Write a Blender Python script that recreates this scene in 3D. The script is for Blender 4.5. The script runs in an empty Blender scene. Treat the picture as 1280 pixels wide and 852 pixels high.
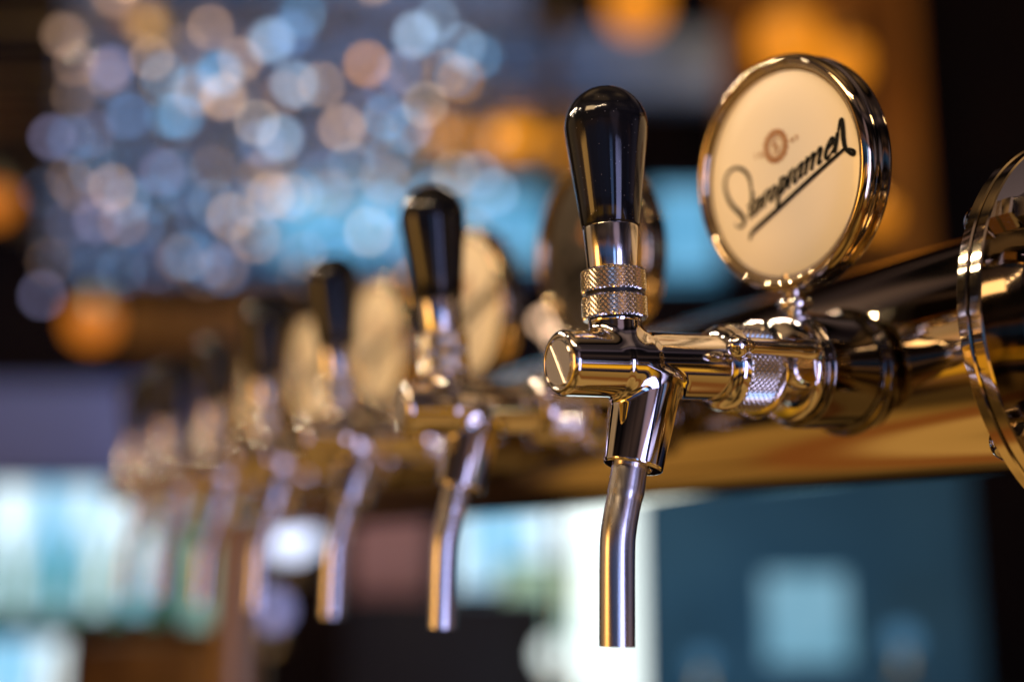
import bpy, bmesh, math, random
import numpy as np
from mathutils import Vector, Matrix
R = math.radians
scene = bpy.context.scene
COL = scene.collection

# ------------------------------------------------------------------ camera
YAW, PITCH, FPX = R(29.8), math.atan(280 / 1422.2), 1422.2
HF = Vector((math.sin(YAW), math.cos(YAW), 0))            # horizontal view heading
RT = Vector((math.cos(YAW), -math.sin(YAW), 0))
FW = HF * math.cos(PITCH) + Vector((0, 0, math.sin(PITCH)))
UP = RT.cross(FW)
CAM = Vector((-.2583, -.3686, -.0788))
cd = bpy.data.cameras.new('camera'); cam = bpy.data.objects.new('camera', cd); COL.objects.link(cam)
cam.location = CAM
cam.rotation_euler = (math.pi / 2 + PITCH, 0, -YAW)
cd.lens = 40; cd.sensor_width = 36; cd.clip_start = .005; cd.clip_end = 60
cd.dof.use_dof = True; cd.dof.focus_distance = .453; cd.dof.aperture_fstop = 1.75
scene.camera = cam
scene.cycles.use_denoising = True
scene.cycles.sample_clamp_indirect = 6
scene.cycles.sample_clamp_direct = 0
scene.cycles.caustics_reflective = False; scene.cycles.caustics_refractive = False
scene.cycles.max_bounces = 8
scene.render.film_transparent = False
scene.view_settings.view_transform = 'Standard'; scene.view_settings.look = 'None'
scene.view_settings.exposure = 0; scene.view_settings.gamma = 1

# ------------------------------------------------------------------ world: the dim warm bar room all around
w = bpy.data.worlds.new('World'); scene.world = w; w.use_nodes = True
nt = w.node_tree; N = nt.nodes; L = nt.links
bg = N['Background']
tc = N.new('ShaderNodeTexCoord')
sep = N.new('ShaderNodeSeparateXYZ'); L.new(tc.outputs['Generated'], sep.inputs[0])
nz = N.new('ShaderNodeTexNoise'); nz.inputs['Scale'].default_value = 1.2; nz.inputs['Detail'].default_value = .6
mp = N.new('ShaderNodeMapping'); mp.inputs['Scale'].default_value = (1.5, 1.5, .35)
L.new(tc.outputs['Generated'], mp.inputs[0]); L.new(mp.outputs[0], nz.inputs['Vector'])
ma = N.new('ShaderNodeMath'); ma.operation = 'MULTIPLY_ADD'; ma.inputs[1].default_value = .06
L.new(nz.outputs['Fac'], ma.inputs[0])
mb = N.new('ShaderNodeMath'); mb.operation = 'MULTIPLY_ADD'; mb.inputs[1].default_value = .5; mb.inputs[2].default_value = .47
L.new(sep.outputs['Z'], mb.inputs[0]); L.new(mb.outputs[0], ma.inputs[2])
cr = N.new('ShaderNodeValToRGB'); L.new(ma.outputs[0], cr.inputs[0])
stops = [(0, (.24, .13, .035)), (.06, (.38, .22, .06)), (.125, (.46, .27, .08)), (.14, (.22, .085, .02)), (.165, (.20, .065, .015)), (.18, (.27, .145, .035)), (.262, (.36, .20, .05)), (.272, (.04, .02, .015)), (.285, (.006, .008, .018)), (.315, (.008, .010, .018)),
         (.325, (.28, .14, .09)), (.34, (.06, .02, .006)), (.356, (1.1, .58, .03)), (.418, (.85, .40, .015)), (.43, (.012, .008, .008)), (.49, (.008, .014, .04)),
         (.51, (.02, .06, .17)), (.55, (.03, .06, .15)), (.575, (.16, .075, .05)), (.60, (.010, .009, .012)), (.64, (.055, .035, .03)), (.68, (.012, .009, .010)), (.74, (.008, .007, .010)), (.775, (.13, .10, .13)), (.80, (.05, .04, .05)), (.83, (.20, .15, .14)), (.885, (.16, .11, .10)), (.893, (.008, .007, .007)),
         (.91, (.010, .008, .008)), (.93, (.42, .26, .12)), (.97, (.5, .33, .17)), (1, (.03, .02, .014))]
el = cr.color_ramp.elements
el[0].position = stops[0][0]; el[0].color = (*stops[0][1], 1)
el[1].position = 1; el[1].color = (*stops[-1][1], 1)
for p_, c_ in stops[1:-1]:
    e = el.new(p_); e.color = (*c_, 1)
# noise that breaks the room's glow into light and dark patches for varied reflections
n2 = N.new('ShaderNodeTexNoise'); n2.inputs['Scale'].default_value = 1.3; n2.inputs['Detail'].default_value = .4
mp2 = N.new('ShaderNodeMapping'); mp2.inputs['Scale'].default_value = (2.2, 2.2, .5); mp2.inputs['Location'].default_value = (3.1, .7, 0)
L.new(tc.outputs['Generated'], mp2.inputs[0]); L.new(mp2.outputs[0], n2.inputs['Vector'])
cr2 = N.new('ShaderNodeValToRGB'); L.new(n2.outputs['Fac'], cr2.inputs[0])
e2 = cr2.color_ramp.elements
e2[0].position = .40; e2[0].color = (.22, .21, .24, 1); e2[1].position = .58; e2[1].color = (1.3, 1.2, 1.1, 1)
mx = N.new('ShaderNodeMix'); mx.data_type = 'RGBA'; mx.blend_type = 'MULTIPLY'; mx.inputs[0].default_value = 1
L.new(cr.outputs[0], mx.inputs[6]); L.new(cr2.outputs[0], mx.inputs[7]); last = mx.outputs[2]
def patch(r, u, b, half, soft, col, brk=True):              # a lit part of the room in one direction (right / up / back of the viewer)
    global last
    v = (RT * r + UP * u - FW * b).normalized()
    d = N.new('ShaderNodeVectorMath'); d.operation = 'DOT_PRODUCT'; L.new(tc.outputs['Generated'], d.inputs[0]); d.inputs[1].default_value = v
    q = N.new('ShaderNodeMapRange'); q.interpolation_type = 'SMOOTHSTEP'; L.new(d.outputs['Value'], q.inputs['Value'])
    q.inputs['From Min'].default_value = math.cos(R(half + soft)); q.inputs['From Max'].default_value = math.cos(R(half))
    f_ = q.outputs[0]
    if brk:
        k_ = N.new('ShaderNodeMath'); k_.operation = 'MULTIPLY'; L.new(f_, k_.inputs[0])
        k2 = N.new('ShaderNodeMapRange'); L.new(nz.outputs['Fac'], k2.inputs['Value']); k2.inputs['From Min'].default_value = .38; k2.inputs['From Max'].default_value = .6; k2.inputs['To Min'].default_value = .15
        L.new(k2.outputs[0], k_.inputs[1]); f_ = k_.outputs[0]
    a_ = N.new('ShaderNodeMix'); a_.data_type = 'RGBA'; a_.blend_type = 'ADD'; L.new(f_, a_.inputs[0]); L.new(last, a_.inputs[6]); a_.inputs[7].default_value = (*col, 1)
    last = a_.outputs[2]
patch(-.97, -.12, .10, 16, 12, (.60, .25, .025))
patch(-.85, -.02, .45, 7, 5, (.62, .27, .02), False)
patch(-.68, -.02, .70, 2, 3, (.35, .12, .01), False)
patch(-.95, .10, -.45, 12, 10, (.40, .25, .12), False)
patch(.96, .0, .05, 10, 14, (.16, .14, .20))
patch(.30, .45, .80, 7, 8, (.30, .22, .30), False)
patch(-.30, .12, .95, 8, 12, (.02, .05, .13), False)
L.new(last, bg.inputs[0])
bg.inputs[1].default_value = .9

# ------------------------------------------------------------------ lamps
def aim(o, target): o.rotation_euler = (Vector(target) - o.location).to_track_quat('-Z', 'Y').to_euler()
def lamp(name, kind, loc, energy, color, size=.1, size_y=None, target=(0, 0, 0), spread=None, shape=None):
    ld = bpy.data.lights.new(name, kind); o = bpy.data.objects.new(name, ld); COL.objects.link(o)
    o.location = loc; ld.energy = energy; ld.color = color
    if kind == 'AREA':
        ld.shape = shape or ('RECTANGLE' if size_y else 'DISK'); ld.size = size
        if size_y: ld.size_y = size_y
        if spread: ld.spread = spread
        aim(o, target)
    else:
        ld.shadow_soft_size = size
    return o
def camdir(r, u, b, d, origin=(0, 0, .03)):                # a direction given as right / up / back of the viewer
    v = (RT * r + UP * u - FW * b).normalized()
    return Vector(origin) + v * d
# cool window light behind the viewer, to the right
lamp('window_light', 'AREA', camdir(.47, -.05, .88, 2.2), 10, (.50, .52, 1.0), .70, 1.5, spread=R(110))
lamp('window_strip_light', 'AREA', camdir(.12, .10, .98, 2.4), 1.0, (.25, .45, 1.0), .34, .9, spread=R(110))
# warm ceiling wash over the bar
lamp('ceiling_light', 'AREA', camdir(-.60, .72, .35, 1.7), 11, (1.0, .66, .34), .7, .3)
lamp('warm_side_light', 'AREA', camdir(-.93, .05, .28, 1.6), 5, (1.0, .50, .12), .5, .5)
# row of little warm downlights
for i in range(5):
    lamp('downlight', 'POINT', camdir(-.72, .60, -.36, 1.5) + HF * (.15 * i) + RT * (-.03 * i), 8, (1.0, .78, .54), .018)
for i in range(5):
    lamp('downlight', 'POINT', camdir(-.42, .76, .50, 1.6) + RT * (.14 * i), 5, (1.0, .74, .48), .016)
for i in range(3):
    lamp('downlight', 'POINT', Vector((-.9, .5 + .35 * i, .9)), 4, (1.0, .80, .60), .015)
lamp('far_downlight', 'POINT', camdir(.80, .42, -.45, 1.3), 1.5, (1.0, .66, .32), .02)

# ------------------------------------------------------------------ materials
def mat(name, col=(.8, .8, .8), rough=.5, metal=0, spec=.5, emit=None, estr=0, coat=0, trans=0, ior=1.45):
    m = bpy.data.materials.new(name); m.use_nodes = True
    b = m.node_tree.nodes['Principled BSDF']
    b.inputs['Base Color'].default_value = (*col, 1); b.inputs['Roughness'].default_value = rough
    b.inputs['Metallic'].default_value = metal; b.inputs['Specular IOR Level'].default_value = spec
    b.inputs['Coat Weight'].default_value = coat; b.inputs['Coat Roughness'].default_value = .04
    b.inputs['Transmission Weight'].default_value = trans; b.inputs['IOR'].default_value = ior
    if emit: b.inputs['Emission Color'].default_value = (*emit, 1); b.inputs['Emission Strength'].default_value = estr
    return m
def nodes_of(m): return m.node_tree.nodes, m.node_tree.links, m.node_tree.nodes['Principled BSDF']
def noise_rough(m, lo, hi, scale, stretch=(1, 1, 1), bump=0, detail=4):
    n, l, b = nodes_of(m)
    t = n.new('ShaderNodeTexCoord'); mpn = n.new('ShaderNodeMapping'); mpn.inputs['Scale'].default_value = stretch
    l.new(t.outputs['Object'], mpn.inputs[0])
    x = n.new('ShaderNodeTexNoise'); x.inputs['Scale'].default_value = scale; x.inputs['Detail'].default_value = detail
    l.new(mpn.outputs[0], x.inputs['Vector'])
    r_ = n.new('ShaderNodeMapRange'); r_.inputs['From Min'].default_value = .3; r_.inputs['From Max'].default_value = .7
    r_.inputs['To Min'].default_value = lo; r_.inputs['To Max'].default_value = hi
    l.new(x.outputs['Fac'], r_.inputs['Value']); l.new(r_.outputs[0], b.inputs['Roughness'])
    if bump:
        bp = n.new('ShaderNodeBump'); bp.inputs['Strength'].default_value = bump; bp.inputs['Distance'].default_value = .0002
        l.new(x.outputs['Fac'], bp.inputs['Height']); l.new(bp.outputs[0], b.inputs['Normal'])
    return m
def mottled(m, c1, c2, scale, stretch=(1, 1, 1), detail=3, emission=None):
    n, l, b = nodes_of(m)
    t = n.new('ShaderNodeTexCoord'); mpn = n.new('ShaderNodeMapping'); mpn.inputs['Scale'].default_value = stretch
    l.new(t.outputs['Object'], mpn.inputs[0])
    x = n.new('ShaderNodeTexNoise'); x.inputs['Scale'].default_value = scale; x.inputs['Detail'].default_value = detail
    l.new(mpn.outputs[0], x.inputs['Vector'])
    c = n.new('ShaderNodeValToRGB'); c.color_ramp.elements[0].position = .38; c.color_ramp.elements[1].position = .62
    c.color_ramp.elements[0].color = (*c1, 1); c.color_ramp.elements[1].color = (*c2, 1)
    l.new(x.outputs['Fac'], c.inputs[0])
    if emission:
        l.new(c.outputs[0], b.inputs['Emission Color']); b.inputs['Emission Strength'].default_value = emission
    else:
        l.new(c.outputs[0], b.inputs['Base Color'])
    return m
M = {}
M['chrome'] = noise_rough(mat('polished_chrome', (.66, .62, .58), .04, 1), .02, .075, 22, bump=.0)
M['bronze_chrome'] = noise_rough(mat('bronze_chrome', (.46, .37, .25), .05, 1), .03, .08, 30)
M['darkened_chrome'] = mat('dark_reflecting_chrome', (.15, .13, .115), .07, 1)  # chrome darkened in its colour to stand for dark reflections
M['knurl'] = mat('knurled_steel', (.74, .70, .63), .16, 1)
M['brushed'] = noise_rough(mat('brushed_steel', (.60, .58, .58), .25, 1), .17, .34, 260, (1, 1, .03), bump=.35)
M['ferrule'] = noise_rough(mat('satin_steel', (.66, .63, .60), .15, 1), .10, .22, 300, (1, 1, .04), bump=.2)
M['rail'] = noise_rough(mat('rail_steel', (.72, .60, .41), .07, 1), .04, .10, 60, (1, .15, 1), bump=.06)
M['black'] = noise_rough(mat('black_gloss_plastic', (.006, .006, .007), .10, 0, .42), .035, .08, 120, (1, 1, .1), bump=.02)
n_, l_, b_ = nodes_of(M['black'])                                 # specks of dust on the handle
t_ = n_.new('ShaderNodeTexCoord'); v_ = n_.new('ShaderNodeTexVoronoi'); v_.inputs['Scale'].default_value = 420; l_.new(t_.outputs['Object'], v_.inputs['Vector'])
r_ = n_.new('ShaderNodeMapRange'); r_.inputs['From Min'].default_value = .10; r_.inputs['From Max'].default_value = .05; l_.new(v_.outputs['Distance'], r_.inputs['Value'])
c_ = n_.new('ShaderNodeMix'); c_.data_type = 'RGBA'; c_.inputs[6].default_value = (.006, .006, .007, 1); c_.inputs[7].default_value = (.13, .12, .11, 1)
l_.new(r_.outputs[0], c_.inputs[0]); l_.new(c_.outputs[2], b_.inputs['Base Color'])
M['dark'] = mat('dark_gap', (.01, .01, .01), .5)
M['face'] = mat('badge_enamel', (.93, .83, .62), .35, coat=.6)
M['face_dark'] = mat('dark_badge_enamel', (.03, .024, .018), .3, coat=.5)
M['ink'] = mat('black_ink', (.006, .006, .005), .7, 0, .1)
M['seal'] = mottled(mat('brown_ink', (.3, .12, .04), .55), (.50, .24, .07), (.34, .13, .04), 600)

# ------------------------------------------------------------------ object helpers
def link(name, me, m=None, parent=None):
    o = bpy.data.objects.new(name, me); COL.objects.link(o)
    if m and me: me.materials.append(m)
    if parent: o.parent = parent
    return o
def tag(o, label=None, cat=None, group=None, kind=None):
    if label: o['label'] = label
    if cat: o['category'] = cat
    if group: o['group'] = group
    if kind or label: o['kind'] = kind or 'thing'
    return o
def empty(name, loc=(0, 0, 0), rz=0):
    o = bpy.data.objects.new(name, None); COL.objects.link(o); o.location = loc; o.rotation_euler = (0, 0, rz)
    o.empty_display_size = .02
    return o
def frame(origin, axis, up=(0, 1, 0)):
    z = Vector(axis).normalized(); x = Vector(up).cross(z)
    if x.length < 1e-4: x = Vector((1, 0, 0)).cross(z)
    x.normalize(); y = z.cross(x)
    m = Matrix((x, y, z)).transposed().to_4x4(); m.translation = Vector(origin)
    return m
def lathe(prof, fr, seg=96, cap=True):
    """prof: (radius, height) pairs, revolved round the local Z of fr"""
    bm = bmesh.new(); rings = []
    for r_, h in prof:
        if r_ < 1e-6: rings.append([bm.verts.new(fr @ Vector((0, 0, h)))])
        else: rings.append([bm.verts.new(fr @ Vector((r_ * math.cos(2 * math.pi * i / seg), r_ * math.sin(2 * math.pi * i / seg), h))) for i in range(seg)])
    for a, b in zip(rings, rings[1:]):
        for i in range(seg):
            j = (i + 1) % seg
            f = [a[i % len(a)], a[j % len(a)], b[j % len(b)], b[i % len(b)]]
            f = list(dict.fromkeys(f))
            if len(f) > 2: bm.faces.new(f)
    if cap:
        for rg in (rings[0], rings[-1]):
            if len(rg) > 2: bm.faces.new(rg)
    bmesh.ops.recalc_face_normals(bm, faces=bm.faces)
    return bm
def finish(bm, name, smooth=True, angle=35):
    me = bpy.data.meshes.new(name); bm.normal_update()
    if smooth:
        for f in bm.faces: f.smooth = True
        for e in bm.edges:
            if len(e.link_faces) == 2 and e.calc_face_angle(0) > R(angle): e.smooth = False
    bm.to_mesh(me); bm.free(); return me
def lobj(name, prof, fr, m, parent=None, seg=96, angle=35): return link(name, finish(lathe(prof, fr, seg), name, angle=angle), m, parent)
def arc(cx, cy, r_, a0, a1, n=8): return [(cx + r_ * math.cos(R(a0 + (a1 - a0) * i / n)), cy + r_ * math.sin(R(a0 + (a1 - a0) * i / n))) for i in range(n + 1)]
def smoothpath(pts, n=8):
    P = [Vector(p) for p in pts]; out = []
    for i in range(len(P) - 1):
        p0, p1, p2, p3 = P[max(i - 1, 0)], P[i], P[i + 1], P[min(i + 2, len(P) - 1)]
        for k in range(n):
            t = k / n
            out.append(.5 * ((2 * p1) + (p2 - p0) * t + (2 * p0 - 5 * p1 + 4 * p2 - p3) * t * t + (3 * p1 - p0 - 3 * p2 + p3) * t ** 3))
    out.append(P[-1]); return out
def tube(path, rad, seg=48, inner=None, refup=(0, 1, 0)):
    bm = bmesh.new(); rings = []
    for i, p in enumerate(path):
        t = (path[min(i + 1, len(path) - 1)] - path[max(i - 1, 0)]).normalized()
        x = Vector(refup).cross(t).normalized(); y = t.cross(x)
        r_ = rad[i] if isinstance(rad, (list, tuple)) else rad
        rings.append([bm.verts.new(p + (x * math.cos(2 * math.pi * k / seg) + y * math.sin(2 * math.pi * k / seg)) * r_) for k in range(seg)])
    for a, b in zip(rings, rings[1:]):
        for k in range(seg): bm.faces.new((a[k], a[(k + 1) % seg], b[(k + 1) % seg], b[k]))
    bm.faces.new(rings[0])
    if inner:                                               # open mouth
        a = rings[-1]; c = path[-1]; t = (path[-1] - path[-2]).normalized()
        b = [bm.verts.new(c + (v.co - c) * inner) for v in a]
        d = [bm.verts.new(v.co - t * .012) for v in b]
        for k in range(seg):
            j = (k + 1) % seg
            bm.faces.new((a[k], a[j], b[j], b[k])); bm.faces.new((b[k], b[j], d[j], d[k]))
        bm.faces.new(d)
    else: bm.faces.new(rings[-1])
    bmesh.ops.recalc_face_normals(bm, faces=bm.faces)
    return bm
def box_bm(bm, c, s, rot=None):
    v = bmesh.ops.create_cube(bm, size=1)['verts']
    for q in v:
        p = Vector((q.co.x * s[0], q.co.y * s[1], q.co.z * s[2]))
        q.co = (rot @ p if rot else p) + Vector(c)
    return v
def bevel_all(bm, w_, seg=2):
    bmesh.ops.bevel(bm, geom=list(bm.edges), offset=w_, segments=seg, affect='EDGES', profile=.6)
def copy_tree(o, parent=None):
    c = o.copy(); COL.objects.link(c); c.parent = parent
    for ch in list(o.children): copy_tree(ch, c)
    return c
def knurl(fr, rad, h0, h1, n=38, rows=4, depth=.0008, step=6):
    """diamond knurled band: real raised pyramids"""
    bm = bmesh.new(); nt_, nh = n * step, rows * step; rings = []
    ch = .0007
    for j in range(nh + 1):
        v = j / step; ring = []
        for i in range(nt_):
            u = i / step
            a = abs(((u + v) % 1) - .5) * 2; b = abs(((u - v) % 1) - .5) * 2
            d = min(a, b) * depth
            z = h0 + (h1 - h0) * j / nh
            e = min(z - h0, h1 - z); rr = rad - depth + d - max(0, ch - e) * .8
            t = 2 * math.pi * i / nt_
            ring.append(bm.verts.new(fr @ Vector((rr * math.cos(t), rr * math.sin(t), z))))
        rings.append(ring)
    for a, b in zip(rings, rings[1:]):
        for i in range(nt_): bm.faces.new((a[i], a[(i + 1) % nt_], b[(i + 1) % nt_], b[i]))
    bm.faces.new(rings[0]); bm.faces.new(rings[-1])
    bmesh.ops.recalc_face_normals(bm, faces=bm.faces)
    return finish(bm, 'knurl', smooth=False)

# ------------------------------------------------------------------ smooth cast body from a distance field (surface nets)
def cast_body():
    mm = .001
    def cap_cone(P, a, b, ra, rb, rnd):                     # rounded-edge cone frustum, approximate distance
        a = np.array(a, float); b = np.array(b, float); d = b - a; Ln = np.linalg.norm(d); d /= Ln
        q = P - a; t = q @ d; rr = np.sqrt(np.maximum((q * q).sum(-1) - t * t, 1e-12))
        rad = ra + (rb - ra) * np.clip(t / Ln, 0, 1)
        dx = rr - rad + rnd; dy = np.maximum(-t, t - Ln) + rnd
        return np.minimum(np.maximum(dx, dy), 0) + np.sqrt(np.maximum(dx, 0) ** 2 + np.maximum(dy, 0) ** 2) - rnd
    def smin(a, b, k):
        h = np.clip(.5 + .5 * (b - a) / k, 0, 1); return b * (1 - h) + a * h - k * h * (1 - h)
    def f(P):
        barrel = smin(cap_cone(P, (-26.6, 0, -1.8), (14, 0, .9), 12.9, 13.6, 2.6), cap_cone(P, (0, 0, 0), (54, 0, 3.4), 13.4, 13.9, 1.5), 2.0)
        neck = smin(cap_cone(P, (1.2, 0, 4), (.6, 0, 17.2), 11.2, 10.6, .5), barrel, 3.6)
        sock = cap_cone(P, (16.8, 0, -4), (7.9, 0, -41.0), 14.3, 11.9, 1.1)
        body = smin(neck, sock, 3.4)
        hole = cap_cone(P, (-32, 0, -2.2), (-25.7, 0, -1.75), 9.9, 9.9, .2)
        bore = cap_cone(P, (8.5, 0, -39.2), (7.5, 0, -44), 7.4, 7.4, .2)
        k = .5; g = -smin(-body, hole, k)
        return -smin(-g, bore, k)
    hst = .62
    xs = np.arange(-29, 57, hst); ys = np.arange(-17, 17, hst); zs = np.arange(-44, 20, hst)
    G = np.stack(np.meshgrid(xs, ys, zs, indexing='ij'), -1); V = f(G)
    S = V < 0
    nx, ny, nz_ = V.shape
    cells = np.zeros((nx - 1, ny - 1, nz_ - 1), int)
    for i in (0, 1):
        for j in (0, 1):
            for k in (0, 1): cells += S[i:nx - 1 + i, j:ny - 1 + j, k:nz_ - 1 + k]
    act = (cells > 0) & (cells < 8)
    idx = -np.ones(act.shape, int); ci = np.argwhere(act); idx[act] = np.arange(len(ci))
    acc = np.zeros((len(ci), 3)); cnt = np.zeros(len(ci))
    offs = [(i, j, k) for i in (0, 1) for j in (0, 1) for k in (0, 1)]
    for a in offs:
        for ax in range(3):
            if a[ax]: continue
            b = list(a); b[ax] = 1
            va = V[ci[:, 0] + a[0], ci[:, 1] + a[1], ci[:, 2] + a[2]]; vb = V[ci[:, 0] + b[0], ci[:, 1] + b[1], ci[:, 2] + b[2]]
            m = (va < 0) != (vb < 0); t = np.where(m, va / np.where(m, va - vb, 1), 0)
            p = np.tile(np.array(a, float), (len(ci), 1)); p[:, ax] += t
            acc += p * m[:, None]; cnt += m
    P = (ci + acc / cnt[:, None]) * hst + np.array([xs[0], ys[0], zs[0]])
    def grad(P, e=.05):
        g = np.stack([f(P + np.eye(3)[i] * e) - f(P - np.eye(3)[i] * e) for i in range(3)], -1) / (2 * e); return g
    for _ in range(3):
        g = grad(P); v = f(P); P = P - np.clip(v / np.maximum((g * g).sum(-1), .2), -.4, .4)[:, None] * g
    g = grad(P, .12); nrm = g / np.linalg.norm(g, axis=1, keepdims=True)
    faces = []
    for ax in range(3):
        o1, o2 = [(1, 2), (2, 0), (0, 1)][ax]
        sl0 = [slice(None)] * 3; sl1 = [slice(None)] * 3; sl0[ax] = slice(0, -1); sl1[ax] = slice(1, None)
        e = np.argwhere(S[tuple(sl0)] != S[tuple(sl1)])
        for q in e:
            if q[o1] == 0 or q[o2] == 0: continue
            c = []
            for d1, d2 in ((-1, -1), (0, -1), (0, 0), (-1, 0)):
                r_ = q.copy(); r_[o1] += d1; r_[o2] += d2
                if (r_ >= 0).all() and (r_ < np.array(idx.shape)).all(): c.append(int(idx[tuple(r_)]))
            if len(c) == 4 and min(c) >= 0:
                if not S[tuple(q)]: c.reverse()
                faces.append(c)
    me = bpy.data.meshes.new('body'); me.from_pydata((P * mm).tolist(), [], faces); me.update()
    me.polygons.foreach_set('use_smooth', [True] * len(me.polygons))
    me.normals_split_custom_set_from_vertices(nrm.tolist())
    return me

# ------------------------------------------------------------------ ribbons of ink on the badge
def ribbons(strokes, unit, x=0, th=.00012):
    """strokes: [[ (y, z) mm ], width(s)] on the badge plane, facing -X"""
    bm = bmesh.new(); layer = 0
    for pts, wd in strokes:
        P = smoothpath([(0, a * .001, b * .001) for a, b in pts], 7); W0 = wd if isinstance(wd, list) else [wd] * len(pts)
        W = []
        for i in range(len(pts) - 1): W += [W0[i] + (W0[i + 1] - W0[i]) * k / 7 for k in range(7)]
        W.append(W0[-1]); layer += 1
        xx = x - layer * .000004
        a = []; b = []
        for i, p in enumerate(P):
            t = (P[min(i + 1, len(P) - 1)] - P[max(i - 1, 0)]); t.x = 0
            if t.length < 1e-9: t = Vector((0, 1, 0))
            t.normalize(); n_ = Vector((0, -t.z, t.y)) * W[i] * unit * .5
            a.append(bm.verts.new(p + n_ + Vector((xx - th, 0, 0)))); b.append(bm.verts.new(p - n_ + Vector((xx - th, 0, 0))))
        for i in range(len(P) - 1):
            bm.faces.new((a[i], a[i + 1], b[i + 1], b[i]))
    r_ = bmesh.ops.extrude_face_region(bm, geom=list(bm.faces))
    for v in [g for g in r_['geom'] if isinstance(g, bmesh.types.BMVert)]: v.co.x += th * .9
    bmesh.ops.recalc_face_normals(bm, faces=bm.faces)
    return finish(bm, 'ink', smooth=False)
LETTERING = [[[[17.9,-6.11],[16.86,-2.0],[17.31,3.78],[20.51,8.17],[25.63,10.58],[31.04,9.61],[34.04,5.55],[33.64,-0.36],[30.72,-6.12],[26.83,-10.46],[24.48,-14.33],[26.02,-16.74],[29.29,-16.45],[30.59,-14.32]],[3,9,13,13,10,10,13,15,16,18,17,10,7,5]],[[[15.74,-3.51],[19.11,-10.37],[20.28,-14.16],[17.98,-13.56]],[9,13,12,4]],[[[21.08,-9.22],[14.61,-7.12]],[6,6]],[[[11.81,-7.58],[13.24,-7.73],[15.98,-10.51],[17.02,-13.06],[16.08,-13.57],[13.35,-10.81]],[5,6,12,12,7,4]],[[[11.06,-6.85],[12.86,-10.16],[13.54,-12.4],[11.9,-11.71]],[13,13,10,4]],[[[10.01,-7.84],[8.29,-6.07],[9.59,-9.28],[10.83,-12.32]],[4,11,13,12]],[[[9.36,-8.69],[7.28,-6.04],[5.66,-5.32]],[4,8,12]],[[[2.71,-4.74],[5.0,-6.71],[6.45,-9.75],[5.38,-10.8],[2.74,-8.49],[1.52,-5.47],[2.71,-4.74]],[6,12,12,6,12,12,6]],[[[-0.62,-4.88],[-2.53,-2.44],[-0.43,-7.65],[2.92,-15.39]],[4,12,13,13]],[[[-1.42,-5.2],[-4.12,-2.53],[-4.93,-3.95],[-3.04,-7.51],[-0.99,-9.15],[0.06,-8.88]],[4,8,12,12,7,4]],[[[-6.45,-3.25],[-8.11,-1.4],[-6.72,-4.85],[-5.41,-8.12]],[4,11,13,12]],[[[-6.98,-4.22],[-9.02,-1.42],[-10.52,-0.71]],[4,8,12]],[[[-15.19,0.05],[-13.61,-0.12],[-10.57,-3.24],[-9.42,-6.11],[-10.46,-6.7],[-13.49,-3.59]],[5,6,12,12,7,4]],[[[-16.02,0.86],[-14.03,-2.87],[-13.27,-5.39],[-15.1,-4.62]],[13,13,10,4]],[[[-16.96,-0.32],[-18.76,1.64],[-17.55,-1.91],[-16.01,-5.26]],[4,12,12,12]],[[[-17.68,-1.58],[-21.55,2.25],[-22.6,1.84],[-21.31,-0.89],[-19.76,-4.29]],[4,8,12,12,12]],[[[-21.45,-0.56],[-25.52,3.38],[-26.55,2.95],[-25.25,0.18],[-24.12,-2.67],[-26.39,-1.96]],[4,8,12,12,11,4]],[[[-29.34,1.29],[-32.43,3.37],[-33.49,5.52],[-32.0,5.4],[-29.38,1.91],[-28.25,-1.47],[-29.82,-1.68],[-33.08,1.36]],[4,8,10,8,13,13,8,4]],[[[-34.66,4.61],[-36.12,6.89],[-34.46,2.68],[-32.92,-0.88]],[4,12,15,15]],[[[-34.84,2.47],[-37.7,10.59],[-39.09,11.44],[-39.02,7.9],[-38.61,3.61],[-38.8,-0.14],[-40.2,-2.66],[-42.22,-4.34],[-42.94,-3.34],[-41.65,-1.96],[-39.4,-0.93]],[4,9,14,16,16,14,11,11,10,8,6]],[[[22.75,-24.4],[21.11,-21.79],[15.87,-19.67],[0.17,-14.54],[-20.02,-7.22],[-38.48,-0.63]],[4,13,16,15,13,9]]]
YEAR_MARKS = [[[[11.81,12.21],[11.1,12.63],[11.47,10.33]],[4,4,4]],[[[7.82,11.41],[6.91,11.75],[7.52,12.59],[8.44,12.25],[7.82,11.41],[6.99,10.42],[7.9,10.07],[8.73,11.06],[7.82,11.41]],4],[[[-12.51,12.88],[-11.23,12.53],[-10.87,11.73],[-11.55,10.95],[-12.4,11.29],[-11.83,12.1],[-10.98,11.92]],4],[[[-14.61,11.86],[-13.74,12.62],[-14.09,13.2],[-14.89,12.85],[-14.95,12.21],[-14.58,11.41],[-13.84,11.11]],4]]


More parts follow.
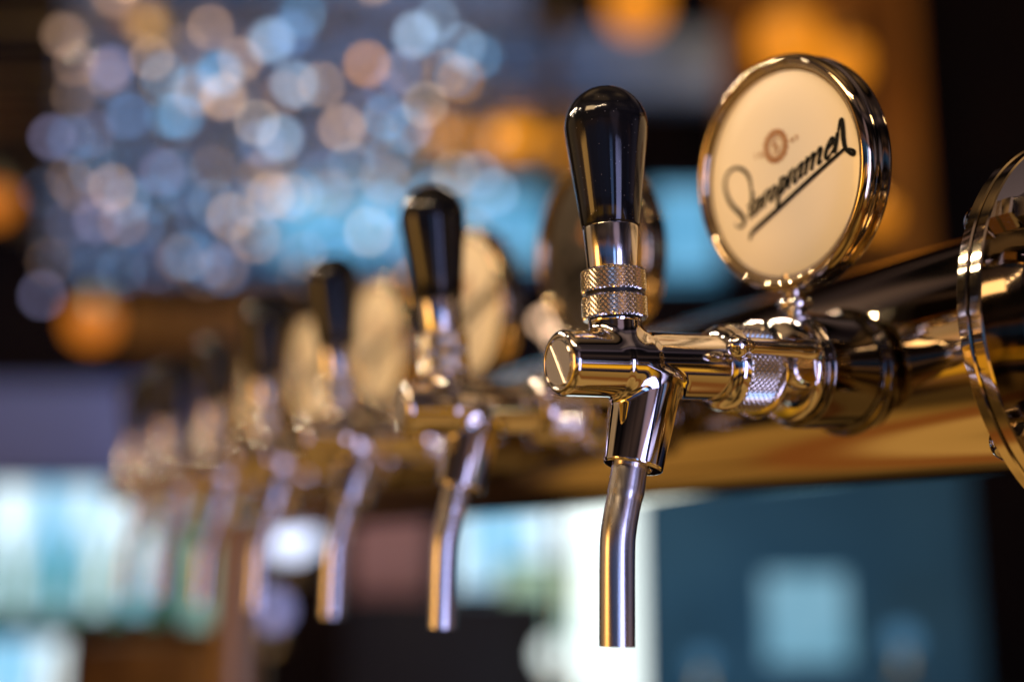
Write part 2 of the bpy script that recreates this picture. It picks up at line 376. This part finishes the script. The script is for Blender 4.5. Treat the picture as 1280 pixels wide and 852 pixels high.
# ------------------------------------------------------------------ the tap
X_, Z_ = Vector((1, 0, 0)), Vector((0, 0, 1))
def make_tap():
    t = empty('beer_tap')
    b = link('body', cast_body(), M['chrome'], t)
    # handle, leaning a hair
    hz = frame((.0012, 0, .0), (-.0345, 0, 1))
    lobj('neck_collar', [(.0090, .0150), (.0103, .0158), (.0108, .0168), (.0108, .0176), (.0100, .0180)], hz, M['chrome'], t)
    for h0, h1 in ((.0181, .0273), (.0290, .0382)):
        link('knurled_ring', knurl(hz, .01345, h0, h1), M['knurl'], t)
    lobj('spacer', [(.0112, .0273), (.0112, .0290)], hz, M['dark'], t)
    fe = lobj('ferrule', [(.0080, .0382), (.0099, .0384), (.0101, .0392), (.01135, .0556), (.0112, .0562)], hz, M['ferrule'], t)
    k = [(.0100, .0562), (.0115, .0563), (.0119, .0570), (.0131, .0665), (.0146, .0775), (.0161, .0885), (.0169, .0945)]
    k += [(.0173 * math.cos(R(a)), .0995 + .0173 * math.sin(R(a))) for a in range(-8, 90, 6)] + [(0, .1168)]
    kn = lobj('knob', k, hz, M['black'], t, seg=128, angle=60)
    # screw in the end of the barrel: two halves either side of the slot
    bx = frame((-.0263, 0, -.0018), (-1, 0, -.0665))
    bm = bmesh.new()
    for s in (1, -1):
        r0, g, th = .0091, .00095, .0004
        a0 = math.asin(g / r0); pts = [(r0 * math.cos(a0 + (math.pi - 2 * a0) * i / 32), s * r0 * math.sin(a0 + (math.pi - 2 * a0) * i / 32)) for i in range(33)]
        ca, sa = math.cos(R(SLOT)), math.sin(R(SLOT))
        pts = [(x * ca - y * sa, x * sa + y * ca) for x, y in pts]
        lo = [bm.verts.new(bx @ Vector((x, y, -.0022))) for x, y in pts]
        hi = [bm.verts.new(bx @ Vector((x, y, th - .0003))) for x, y in pts]
        tp = [bm.verts.new(bx @ Vector((x * .965, y * .965 + 0, th))) for x, y in pts]
        for A, B in ((lo, hi), (hi, tp)):
            for i in range(33): bm.faces.new((A[i], A[(i + 1) % 33], B[(i + 1) % 33], B[i]))
        bm.faces.new(tp); bm.faces.new(lo)
    bmesh.ops.recalc_face_normals(bm, faces=bm.faces)
    link('end_screw', finish(bm, 'end_screw', angle=25), M['ferrule'], t)
    # spout
    p = [(.0085, 0, -.036), (.0065, 0, -.041), (.0045, 0, -.050), (.0021, 0, -.059), (.0003, 0, -.068), (-.0003, 0, -.078), (-.0007, 0, -.095), (-.0010, 0, -.1092)]
    P = smoothpath(p, 6); rr = [.0072] * 14 + [.0070] * (len(P) - 14)
    link('spout', finish(tube(P, rr, 64, inner=.86), 'spout', angle=40), M['brushed'], t)
    # compensator nut: rounded front, knurled band, thin rim
    ax = Vector((1, 0, .058)).normalized()
    A = lambda x: Vector((x, 0, .0660 * x - .0004)) 
    fu = frame(A(.050), ax)
    lobj('nut_front', [(.0125, -.001), (.0150, 0), (.0172, .0016), (.0182, .0040), (.0184, .0058), (.0176, .0064)], fu, M['chrome'], t)
    link('nut_band', knurl(fu, .0190, .0064, .0225, n=44, rows=6, depth=.0012), M['knurl'], t)
    lobj('nut_rim', [(.0170, .0225), (.0206, .0228), (.0214, .0233), (.0214, .0238), (.0206, .0242), (.0130, .0244)], fu, M['chrome'], t)
    lobj('shank', [(.0130, .0242), (.0125, .0270), (.0125, .0400)], fu, M['chrome'], t)
    lobj('collar', [(.0125, .0380), (.0210, .0382), (.0226, .0390), (.0232, .0404), (.0232, .0432), (.0224, .0446), (.0200, .0450)], fu, M['chrome'], t)
    lobj('mounting_cup', [(.0190, .0448)] + arc(.0232, .0472, .0024, -90, 0, 6) + [(.0256, .0600), (.0256, .0735)] + arc(.0276, .0735, .0020, 180, 90, 5)[:-1] + arc(.0276, .0771, .0016, -90, 90, 8) + [(.0256, .0789), (.0256, .094)], fu, M['darkened_chrome'], t)
    # flow lever on the viewer's side
    c0 = A(.0850) + Vector((0, -.0120, -.0015))
    fl = frame(c0, (0, -1, -.05), (0, 0, 1))
    lobj('lever_boss', [(.0085, 0), (.0092, .001), (.0092, .0075), (.0086, .0086), (.0070, .0090), (.0068, .0094), (0, .0094)], fl, M['chrome'], t)
    q0 = Vector((.0465, -.0210, .0085)); q1 = Vector((.0860, -.0210, .0105))
    le = [(0, -.0052)] + [(.0052 * math.cos(R(a)), .0052 * math.sin(R(a))) for a in range(-84, -30, 6)] + [(.0040, -.0022), (.0040, .0020)]
    Ln = (q1 - q0).length
    ln = [(0.0, -.0050)] + [(.0050 * math.cos(R(a)), .0050 * math.sin(R(a))) for a in range(-80, 40, 8)] + [(.0036, .0040), (.0037, .0060), (.0040, Ln - .009), (.0047, Ln - .005)]
    ln += [(.0050 * math.cos(R(a)), Ln + .0050 * math.sin(R(a))) for a in range(-20, 88, 8)] + [(0, Ln + .0050)]
    lobj('flow_lever', ln, frame(q0, q1 - q0), M['chrome'], t)
    lobj('lever_pin', [(.0030, 0), (.0030, .009), (.0024, .0096), (0, .0096)], frame(q1 + Vector((-.001, .008, -.001)), (0, -1, -.05), (0, 0, 1)), M['chrome'], t)
    # badge: rim (thing's part) with face, lettering, seal, stem as its sub-parts
    bf = frame(BADGE, (-1, -.02, -.127), (0, 0, 1))
    rim = [(.0470, -.0150), (.0500, -.0150), (.0518, -.0140), (.0522, -.0120), (.0514, -.0100), (.0512, -.0070), (.0520, -.0052), (.0524, -.0030), (.0518, -.0006), (.0502, .0012), (.0486, .0013), (.0474, .0004), (.0468, -.0012), (.0466, -.0024)]
    rm = lobj('badge', rim, bf, M['bronze_chrome'], t, seg=160, angle=50)
    lobj('badge_face', [(0, -.0130), (.0465, -.0130), (.0466, -.0028), (.0440, -.0021), (.0300, -.0013), (.0150, -.0007), (0, -.0005)], bf, M['face'], rm, seg=160, angle=50)
    st = [(.0052, -.001), (.0075, .000), (.0078, .0012), (.0052, .0026), (.0047, .0040), (.0070, .0058), (.0076, .0080), (.0068, .0102), (.0046, .0118), (.0044, .0130), (.0062, .0140), (.0064, .0156), (.0046, .0170), (.0044, .024), (.0050, .032)]
    lobj('badge_stem', [(q.x, q.y) for q in smoothpath([(a, b, 0) for a, b in st], 6)], frame((.0955, -.004, .0265), (-.10, -.02, 1)), M['chrome'], rm, seg=64)
    # ink: laid on the domed face
    def to_face(me):
        for v in me.vertices:
            y, z, d = v.co.y, v.co.z, v.co.x
            r_ = math.hypot(y, z); h = -.0005 - .0016 * (r_ / .044) ** 2
            # badge plane axes: local x of bf / local y of bf
            v.co = BADGE_M @ Vector((y, z, h + .00006 - d))
        me.update(); return me
    BM = bf
    ex = BM.to_3x3() @ Vector((1, 0, 0)); ey = BM.to_3x3() @ Vector((0, 1, 0)); nz3 = BM.to_3x3() @ Vector((0, 0, 1))
    yy = Vector((0, 1, 0)); yy = (yy - nz3 * yy.dot(nz3)).normalized(); zz = Vector((0, 0, 1)); zz = (zz - nz3 * zz.dot(nz3)).normalized()
    BADGE_M = Matrix((yy, zz, nz3)).transposed().to_4x4(); BADGE_M.translation = BM.translation
    link('badge_lettering', to_face(ribbons(LETTERING, .00015)), M['ink'], rm)
    ym = link('year_marks', to_face(ribbons(YEAR_MARKS, .00008)), M['seal'], rm)
    # seal: scalloped ring, inner ring and a curl
    sc = []
    ring = lambda r_, n, wob=0, k=0: [(-1.6 + (r_ + wob * math.cos(k * 2 * math.pi * i / n)) * math.cos(2 * math.pi * i / n), 12.3 + (r_ + wob * math.cos(k * 2 * math.pi * i / n)) * math.sin(2 * math.pi * i / n)) for i in range(n + 1)]
    sc.append([ring(6.3, 96, .55, 16), 22]); sc.append([ring(4.2, 40), 6])
    cur = [(1.5, 1.8), (0, 2.5), (-1.5, 1.6), (-.6, .2), (.9, -.5), (1.2, -1.8), (-.2, -2.5), (-1.7, -1.7)]
    sc.append([[(-1.6 - a, 12.3 + b) for a, b in cur], 9])
    sc.append([[(-1.6 - 2.4, 12.3), (-1.6 + 2.4, 12.3)], 5]); sc.append([[(-1.6, 9.9), (-1.6, 14.7)], 4])
    link('badge_seal', to_face(ribbons(sc, .00008)), M['seal'], rm)
    return t, rm
SLOT = 28
BADGE = Vector((.0815, -.0103, .0909))
tap, badge = make_tap()
GT = 'beer taps in a row along the steel rail'
LAB = ['sharp chrome beer tap in the foreground with a cream lettered round badge', 'blurred beer tap right behind the sharp one, its round badge dark',
       'third beer tap in the row, its cream badge showing right of the second handle', 'fourth beer tap in the row, its cream badge showing between two black handles',
       'fifth beer tap in the row, a dim blur left of the third handle', 'sixth beer tap in the row, farther and dimmer than the fifth', 'seventh and farthest beer tap at the left end of the row']
taps = [tap]
for i in range(1, 7): taps.append(copy_tree(tap))
for i, o in enumerate(taps):
    o.location = (0, .150 * i, 0); tag(o, LAB[i], 'beer tap', GT)
    for ch in o.children:                                    # no two handles stand quite alike
        if ch.name.split('.')[0] in ('neck_collar', 'knurled_ring', 'spacer', 'ferrule', 'knob'): ch.rotation_euler = (R((0, .6, -.8, 1, -.5, .7, -1)[i]), R((0, -4.5, -2.5, -1, 1.5, -2, 1)[i]), 0)
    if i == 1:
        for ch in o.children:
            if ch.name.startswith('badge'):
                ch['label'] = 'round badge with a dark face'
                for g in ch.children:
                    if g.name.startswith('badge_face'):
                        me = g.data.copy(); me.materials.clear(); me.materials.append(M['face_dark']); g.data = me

# ------------------------------------------------------------------ the rail the taps are screwed into
RC = Vector((.186, 0, .015)); RR = .055
rail = empty('tap_rail', (RC.x, .4, -.9))
tag(rail, 'thick polished steel rail carrying the row of beer taps, bolted flange at its near end', 'beer tower')
inv = Matrix.Translation(-Vector(rail.location))
FY = (0, 1, 0)
def rl(name, prof, fr, m, parent, **k): return lobj(name, prof, inv @ fr, m, parent, **k)
rl('rail_pipe', [(RR, -.0825), (RR, 1.5), (.050, 1.515), (0, 1.52)], frame((RC.x, 0, RC.z), FY), M['rail'], rail, seg=160)
def plate(y0, y1, r_): return [(r_ - .02, y0), (r_ - .0008, y0), (r_, y0 + .0008), (r_, y1 - .0008), (r_ - .0008, y1), (r_ - .02, y1)]
fo = frame((RC.x, 0, RC.z), FY)
rl('flange', [(.03, -.0878), (.0832, -.0878), (.0838, -.0872), (.0838, -.0834), (.0832, -.0828), (.03, -.0828)], fo, M['rail'], rail, seg=200)
rl('flange', [(.03, -.0936), (.0828, -.0936), (.0834, -.0930), (.0834, -.0888), (.0828, -.0881), (.03, -.0881)], fo, M['rail'], rail, seg=200)
rl('near_pipe', [(.060, -.118), (.0625, -.1165), (.0630, -.1120), (.0615, -.1100), (.0600, -.0936)][::-1], fo, M['darkened_chrome'], rail, seg=160)
rl('near_pipe', [(.0605, -.42), (.0605, -.1195), (.058, -.118)], fo, M['darkened_chrome'], rail, seg=160)
def hexnut(r_, h, y, a, dirn):
    bm = bmesh.new(); f = []
    for hh, k in ((0, .93), (h * .12, 1), (h * .85, 1), (h, .9)):
        f.append([bm.verts.new(Vector((r_ * k * math.cos(R(60 * i + a)), hh * dirn, r_ * k * math.sin(R(60 * i + a))))) for i in range(6)])
    for A_, B_ in zip(f, f[1:]):
        for i in range(6): bm.faces.new((A_[i], A_[(i + 1) % 6], B_[(i + 1) % 6], B_[i]))
    bm.faces.new(f[0]); bm.faces.new(f[-1]); bmesh.ops.recalc_face_normals(bm, faces=bm.faces)
    return finish(bm, 'nut', angle=20)
for kk, ang in enumerate((147, 99, 51, 3, -45, -93, -141)):
    bx_, bz = RC.x + .0745 * math.cos(R(ang)), RC.z + .0745 * math.sin(R(ang))
    bolt = lobj('bolt', [(.0050, -.0828), (.0074, -.0826), (.0074, -.0800), (.0060, -.0775), (.0030, -.0762), (0, -.0760)], inv @ frame((bx_, 0, bz), FY), M['chrome'], rail, seg=32)
    n1 = link('nut', hexnut(.0072, .0062, 0, 10 + kk * 17, -1), M['chrome'], bolt); n1.location = inv @ Vector((bx_, -.0936, bz))
    n2_ = link('nut', hexnut(.0072, .0060, 0, 30 + kk * 11, -1), M['chrome'], bolt); n2_.location = inv @ Vector((bx_, -.1003, bz))
    lobj('thread', [(.0040, -.1063), (.0040, -.1095), (.0032, -.1105), (0, -.1105)], inv @ frame((bx_, 0, bz), FY), M['chrome'], bolt, seg=24)
for y in (1.12,):
    link('rail_post', finish(lathe([(.034, -.915), (.034, -.03)], inv @ frame((RC.x, y, 0), Z_), 64), 'rail_post'), mat('post_bronze', (.22, .15, .09), .35, 1), rail)

# ------------------------------------------------------------------ the bar room behind, 1.5 to 4.5 m away
random.seed(11)
def at(x, y, v):                                            # point seen at (x, y) of the photograph, v metres ahead
    d = FW + RT * ((x - 640) / FPX) + UP * ((426 - y) / FPX)
    return CAM + d * (v / d.dot(HF))
def upright(name, x0, y0, x1, y1, v, th, m, parent=None, bev=.004):
    """a box facing the bar: spans x0..x1, y0..y1 of the photograph at v metres"""
    a = at((x0 + x1) / 2, y0, v); b = at((x0 + x1) / 2, y1, v); wd = (at(x1, (y0 + y1) / 2, v) - at(x0, (y0 + y1) / 2, v)).length
    c = (a + b) / 2; h = a.z - b.z
    bm = bmesh.new(); box_bm(bm, (0, th / 2, h / 2), (wd, th, h)); bevel_all(bm, min(bev, th / 3))
    o = link(name, finish(bm, name, angle=50), m, parent)
    base = Vector((c.x, c.y, b.z))
    if parent: o.matrix_world = Matrix.Translation(base) @ Matrix.Rotation(-YAW, 4, 'Z'); o.matrix_parent_inverse = Matrix.Identity(4); o.matrix_basis = parent.matrix_world.inverted() @ Matrix.Translation(base) @ Matrix.Rotation(-YAW, 4, 'Z')
    else: o.location = base; o.rotation_euler = (0, 0, -YAW)
    return o, wd, h
def root(name, x, y, v):
    e = empty(name, at(x, y, v), -YAW); e.matrix_world = Matrix.Translation(e.location) @ Matrix.Rotation(-YAW, 4, 'Z'); return e
B = {}
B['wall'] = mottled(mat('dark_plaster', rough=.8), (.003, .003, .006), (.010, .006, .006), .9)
B['wood'] = mottled(mat('stained_wood', rough=.55), (.055, .022, .006), (.26, .115, .022), 1.6, (3, 3, .5))
B['bluegrey'] = mottled(mat('blue_grey_panel', rough=.7), (.06, .10, .18), (.19, .27, .44), 2.2)
B['lilac'] = mat('lilac_grey_paint', (.15, .18, .36), .6)
B['slate'] = mottled(mat('slate_blue_paint', rough=.7), (.014, .052, .095), (.036, .10, .155), 1.0)
B['pink'] = mat('dusty_pink_board', (.28, .15, .14), .7)
B['black'] = mat('black_cabinet', (.012, .011, .014), .5)
B['brass'] = mat('dark_brass', (.45, .30, .12), .3, 1)
B['glass'] = mat('clear_glass', (.93, .97, 1), .04, trans=1, ior=1.45)
B['bottle'] = mat('green_bottle_glass', (.10, .45, .30), .15, 0, .6)
B['cyan'] = mottled(mat('backlit_cyan', (0, 0, 0), .5), (.07, .34, .60), (.24, .62, .92), 3.2, (1, 1, 2.5), emission=1.0)
B['fridge'] = mottled(mat('lit_fridge_glass', (0, 0, 0), .5), (.05, .36, .62), (.85, .97, 1.0), 6, (2.2, 1, .35), emission=1.45)
B['fridge2'] = mottled(mat('lit_green_shelf', (0, 0, 0), .5), (.30, .75, .80), (.80, .92, .45), 5, emission=.70)
B['window'] = mottled(mat('lit_pane', (0, 0, 0), .5), (.16, .42, .58), (.30, .58, .74), 4, emission=.8)
def glow(name, c, s): return mat(name, (0, 0, 0), .5, emit=c, estr=s)
B['white'] = glow('white_glow', (.88, 1, .97), 1.7); B['orange'] = glow('orange_glow', (1, .31, .012), .85); B['amber'] = glow('amber_glow', (1, .52, .13), 3.2)
B['dimorange'] = glow('dim_orange_glow', (1, .27, .012), .75); B['richorange'] = glow('rich_orange_glow', (1, .34, .012), 1.3); B['dimblue'] = glow('dim_blue_glow', (.12, .36, .62), .55); B['dimlilac'] = glow('dim_lilac_glow', (.45, .45, .9), 1.2); B['lilacglow'] = glow('lilac_glow', (.68, .76, 1), 2.4)
GLINT = [glow(n_, c_, k_ * (.8 if 'lilac' in n_ else 1.25)) for n_, c_, k_ in (('warm_glint', (1, .62, .38), 4.5), ('warm_dim_glint', (1, .60, .40), 1.8), ('cream_glint', (1, .78, .60), 6), ('blue_glint', (.22, .58, 1), 3.2), ('pale_blue_glint', (.50, .72, 1), 4), ('blue_dim_glint', (.25, .50, 1), 2), ('lilac_glint', (.62, .58, 1), 3), ('orange_glint', (1, .42, .06), 5))]  # glow colours of the beads that imitate glints

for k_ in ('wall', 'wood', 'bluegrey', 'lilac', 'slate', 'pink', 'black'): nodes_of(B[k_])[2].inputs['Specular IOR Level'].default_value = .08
# wall of the room
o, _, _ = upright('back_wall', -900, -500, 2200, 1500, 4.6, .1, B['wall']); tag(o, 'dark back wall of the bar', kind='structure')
# things on and before it
def board(name, box, v, th, m, label, cat, frame_m=None, group=None):
    o, wd, h = upright(name, *box, v, th, m); tag(o, label, cat, group)
    if frame_m:                                              # a frame round it, as a part
        bm = bmesh.new(); t_ = .012
        for c, s in (((0, -.004, h - t_ / 2), (wd, .014, t_)), ((0, -.004, t_ / 2), (wd, .014, t_)), ((-wd / 2 + t_ / 2, -.004, h / 2), (t_, .0135, h - 2 * t_)), ((wd / 2 - t_ / 2, -.004, h / 2), (t_, .0135, h - 2 * t_))): box_bm(bm, c, s)
        link('frame', finish(bm, 'frame', smooth=False), frame_m, o)
    return o
board('haze_panel', (75, -80, 660, 345), 4.4, .04, B['bluegrey'], 'blue grey panel added as haze behind the hanging glasses', 'wall panel')  # panel added to give the blue grey haze of blurred glints
board('wood_shutter', (905, -60, 1150, 330), 4.1, .05, B['wood'], 'brown wooden panel high up behind the lettered badge', 'wood panel')
board('ceiling_beam', (600, 35, 900, 120), 3.9, .12, B['bluegrey'], 'slate blue beam above the black tap handle', 'beam')
board('ceiling_beam', (470, 132, 752, 200), 3.95, .10, B['wood'], 'orange lit wooden beam just above the cyan glowing strip', 'beam')
board('backlit_panel', (330, 222, 690, 322), 3.7, .06, B['cyan'], 'glowing cyan strip left of the sharp black handle', 'lit panel', B['black'])
board('backlit_panel', (815, 232, 900, 345), 3.75, .06, B['cyan'], 'narrow glowing cyan panel between the sharp handle and the lettered badge', 'lit panel', B['black'])
board('cabinet', (-40, 478, 218, 606), 3.7, .3, B['lilac'], 'lilac grey cabinet front above the glowing fridge at the left', 'cabinet')
board('cabinet', (150, 372, 350, 432), 3.8, .2, B['wood'], 'low brown wooden cabinet in the warm dim area at the left', 'cabinet')
board('cabinet', (430, 745, 690, 960), 3.0, .4, B['black'], 'black cabinet low between the tap spouts', 'cabinet')
board('box', (438, 632, 535, 746), 3.1, .2, B['pink'], 'dusty pink box between the second and third tap spouts', 'box')
board('cabinet', (90, 800, 262, 960), 3.15, .3, B['wood'], 'brown wooden cabinet at the bottom edge beside the corner fridge', 'cabinet')
# fridges with bottles behind the lit glass
def bottle_mesh():
    return finish(lathe([(.028, 0), (.031, .004), (.031, .13), (.027, .155), (.013, .185), (.012, .225), (.014, .228), (.014, .235), (0, .236)], Matrix.Identity(4), 20), 'bottle')
bme = bottle_mesh()
def fridge(box, v, m, label, n, blabels, h_=1):
    o = board('fridge', box, v, .25, B['black'], label, 'fridge')
    x0, y0, x1, y1 = box
    p, wd, h = upright('glass_door', x0 + 6, y0 + 6, x1 - 6, y1 - 6, v - .012, .010, m)
    p.parent = o; p.location = (0, -.012, .01); p.rotation_euler = (0, 0, 0)
    bm = bmesh.new(); box_bm(bm, (wd / 2 - .03, -.03, h / 2), (.012, .02, h * .5)); link('handle', finish(bm, 'handle'), B['brass'], o)
    for i in range(n):
        q = link('beer_bottle', bme, B['bottle']) if i == 0 and not blabels[1] else link('beer_bottle', bme)
        if not bme.materials: bme.materials.append(B['bottle'])
        xx = x0 + (x1 - x0) * (i + .5) / n
        q.location = at(xx, y1 + 4, v - .14); q.rotation_euler = (0, 0, random.random() * 6)
        tag(q, blabels[0] % ORD[i], 'bottle', blabels[1])
ORD = ['first', 'second', 'third', 'fourth', 'fifth', 'sixth', 'seventh', 'eighth', 'ninth', 'tenth', 'eleventh', 'twelfth']
fridge((-30, 598, 218, 768), 3.4, B['fridge'], 'bright cyan white glowing fridge at the lower left edge', 5, ('green bottle standing before the left glowing fridge, %s from the left', 'bottles before the left fridge'))
fridge((560, 622, 724, 738), 3.5, B['fridge'], 'glowing white cyan fridge left of the brilliant white column', 0, ('', ''))
fridge((228, 660, 300, 782), 3.2, B['fridge2'], 'narrow glowing green cyan fridge right of the bright left one', 0, ('', ''))
fridge((-40, 790, 84, 900), 3.3, B['fridge'], 'glowing cyan fridge at the very bottom left corner', 0, ('', ''))
fridge((622, 700, 724, 800), 3.3, B['fridge2'], 'yellow green glowing shelf unit beside the white column', 0, ('', ''))
# slate partition with its lit window
pt = board('partition', (806, 560, 1226, 1100), 3.1, .08, B['slate'], 'slate blue partition below the rail at the right', 'partition')
wn, wd, h = upright('lit_window', 958, 717, 1060, 828, 3.08, .012, B['window']); wn.parent = pt
wn.location = pt.matrix_basis.inverted() @ wn.location; wn.rotation_euler = (0, 0, 0); wn.location.y = -.016
# white luminous column
lc = root('light_column', 765, 1050, 2.5); tag(lc, 'brilliant white lit column directly behind the sharp spout', 'lit column')
hh = at(766, 622, 2.5).z - lc.location.z
link('lit_tube', finish(lathe([(.063, 0), (.068, .02), (.068, hh - .012), (.060, hh), (0, hh)], Matrix.Identity(4), 48), 'lit_tube'), B['white'], lc)
link('foot', finish(lathe([(.12, -.03), (.12, -.006), (.08, -.001)], Matrix.Identity(4), 48), 'foot'), B['black'], lc)
# ball and pendant lamps
def lampobj(x, y, v, r_, m, label, cat='lamp', cord=True, flat=1, group=None, nm='pendant_lamp'):
    e = root(nm, x, y, v); tag(e, label, cat, group)
    link('glow_ball', finish(lathe([(max(0, r_ * math.cos(R(a))) if abs(a) < 90 else 0, r_ * flat * math.sin(R(a))) for a in range(-90, 91, 10)], Matrix.Identity(4), 32), 'glow_ball'), m, e)
    if cord:
        link('shade', finish(lathe([(r_ * 1.05, r_ * .45), (r_ * .8, r_ * 1.0), (.012, r_ * 1.3), (.010, r_ * 1.5)], Matrix.Identity(4), 32), 'shade'), B['brass'], e)
        link('cord', finish(lathe([(.003, r_ * 1.5), (.003, r_ * 1.5 + .5)], Matrix.Identity(4), 8), 'cord'), B['black'], e)
    else:
        link('stand', finish(lathe([(r_ * .8, -r_ * flat - .05), (r_ * .7, -r_ * flat - .04), (.01, -r_ * flat - .03), (.01, -r_ * flat + .004)], Matrix.Identity(4), 24), 'stand'), B['brass'], e)
GP = 'orange pendant lamps'
for a in ((115, 402, 3.2, .066, 'dimorange', 'round orange lamp glowing at the left above the lilac cabinet'), (-10, 252, 3.2, .06, 'dimorange', 'orange lamp cut off by the left edge'),
          (184, 30, 2.4, .030, 'amber', 'small bright amber lamp near the top left'), (795, 6, 3.6, .105, 'orange', 'large orange lamp at the top edge above the sharp handle'),
          (985, 52, 3.6, .12, 'orange', 'large orange lamp behind the top of the lettered badge'), (1052, 80, 3.65, .09, 'orange', 'orange lamp right of the top of the lettered badge'), (1096, 268, 3.5, .055, 'orange', 'small orange lamp right of the lettered badge'),
          (565, 158, 3.4, .062, 'richorange', 'orange lamp above the second handle'), (636, 168, 3.5, .085, 'richorange', 'orange lamp between the second and the sharp handle'), (694, 186, 3.6, .05, 'richorange', 'small orange lamp left of the sharp handle')):
    lampobj(*a[:4], B[a[4]], a[5], group=GP)
lampobj(364, 668, 2.7, .060, B['lilacglow'], 'bright lilac white lamp low between the third and fifth spouts', cord=False, flat=.85, nm='table_lamp')
lampobj(340, 762, 2.8, .034, B['dimlilac'], 'small dim lilac lamp under the bright lilac white one', cord=False, nm='table_lamp')
lampobj(694, 818, 2.9, .040, B['white'], 'white ball lamp at the foot of the brilliant column', cord=False, nm='table_lamp')
lampobj(878, 828, 2.8, .026, B['dimblue'], 'small blue lamp low on the slate partition', cord=False, nm='table_lamp')
lampobj(1128, 800, 2.8, .034, B['dimblue'], 'small blue lamp right of the lit window', cord=False, nm='table_lamp')
# cluster of warm glints beside the sharp tap, made as small glowing balls
cl = root('glint_cluster', 690, 398, 1.5); tag(cl, 'cluster of cream glints left of the knurled rings, made as glowing balls', 'lamp')
for dx, dy in ((0, 0), (-.008, -.003), (.010, .006), (.012, -.010), (.004, -.016)):
    link('glow_ball', finish(lathe([(.0060 * math.cos(R(a)) if abs(a) < 90 else 0, .0060 * math.sin(R(a))) for a in range(-90, 91, 15)], Matrix.Translation((dx * 1.6, .01 * dy, dy * 1.6)), 16), 'glow_ball'), GLINT[0], cl)
link('stem', finish(lathe([(.004, -.45), (.004, -.03)], Matrix.Identity(4), 12), 'stem'), B['black'], cl)

# rack of hanging stemmed glasses, with added strings of glowing beads for their glints
RH = 1.17                                                    # rack height above the camera
rk = root('glass_rack', 640, 426, 2.4); rk.location = CAM + HF * 2.9 + Vector((0, 0, RH)); tag(rk, 'overhead rack from which the rows of stemmed glasses hang', 'glass rack')
rows = [2.08, 2.36, 2.65, 2.9, 3.2, 3.5, 3.85]
bm = bmesh.new()
for v in rows:
    for s in (-.03, .03): box_bm(bm, (-.85, v - 2.9 + s, .012), (2.0, .012, .010))
link('rack_rails', finish(bm, 'rack_rails', smooth=False), B['brass'], rk)
bm = bmesh.new()
for u in (-1.8, -.85, .1): box_bm(bm, (u, .1, .024), (.03, 2.0, .012))
link('rack_bars', finish(bm, 'rack_bars', smooth=False), B['brass'], rk)
gp = [(0, .004), (.034, .003), (.035, .001), (.033, -.001), (.006, -.006), (.004, -.02), (.004, -.075), (.010, -.085), (.030, -.100), (.040, -.125), (.041, -.150), (.034, -.195), (.0325, -.195), (.0390, -.150), (.038, -.125), (.028, -.103), (.006, -.090), (0, -.089)]
gme = finish(lathe(gp, Matrix.Identity(4), 28, cap=False), 'stemmed_glass', angle=60); gme.materials.append(B['glass'])
RN = ['nearest', 'second nearest', 'third nearest', 'middle', 'third farthest', 'second farthest', 'farthest']
for j, v in enumerate(rows):
    us = []
    u = -1.75 + (j % 2) * .09
    while u < .05:
        x = 640 + FPX * u / (v * math.cos(PITCH) + (RH - .1) * math.sin(PITCH))
        if 60 < x < 640: us.append(u)
        u += .175 + .01 * random.random()
    for i, u in enumerate(us):
        g = link('stemmed_glass', gme); g.location = CAM + HF * (v + random.uniform(-.02, .02)) + RT * u + Vector((0, 0, RH + .012)); g.rotation_euler = (R(random.uniform(-2, 2)), R(random.uniform(-2, 2)), 0)
        tag(g, 'stemmed glass hanging upside down, %s from the left in the %s row' % (ORD[i], RN[j]), 'glass', 'stemmed glasses hanging upside down')
    # added string of glowing beads that stand in for glints on the glass
    st_ = root('glint_string', 300, 100, v); st_.location = CAM + HF * v + RT * us[0] + Vector((0, 0, RH))
    tag(st_, 'added string of cream and blue beads imitating glints on the %s row of hanging glasses' % RN[j], 'glint string', 'glint strings added among the glasses')
    pts = []; u = us[0] - .04
    while u < us[-1] + .05:
        pts.append((u - us[0], random.uniform(-.06, .06), random.uniform(-.30, .02))); u += random.uniform(.020, .042) + .008 * j
    link('glint_thread', finish(tube(smoothpath(pts, 5), .0015, 6), 'glint_thread'), B['black'], st_)
    for p in pts:
        rb = random.choice((.008, .009, .011, .012, .014)) * (v / 3) ** .3
        bl = link('glow_ball', finish(lathe([(rb * math.cos(R(a)) if abs(a) < 90 else 0, rb * math.sin(R(a))) for a in range(-90, 91, 15)], Matrix.Identity(4), 16), 'glow_ball'), random.choices(GLINT, (16, 20, 8, 18, 12, 20, 16, 3) if j < 4 else (5, 26, 1, 14, 4, 34, 14, 2))[0], st_)
        bl.location = p
# fill lamps added to light the boards and glasses of the back room
def room(x, y, v): return at(x, y, v)
lamp('back_blue_fill', 'AREA', room(300, -250, 2.6), 16, (.45, .68, 1.0), .8, .4, target=room(330, 250, 4.4))
lamp('back_warm_fill', 'AREA', room(1000, -250, 3.0), 7, (1.0, .55, .22), .5, .3, target=room(1000, 150, 4.1))
lamp('partition_fill', 'AREA', room(1000, 1100, 1.9), 7, (.5, .8, 1.0), .6, .3, target=room(1000, 720, 3.1))
lamp('cabinet_fill', 'AREA', room(200, 330, 2.9), 2.0, (.75, .7, 1.0), .4, .3, target=room(200, 600, 3.6))
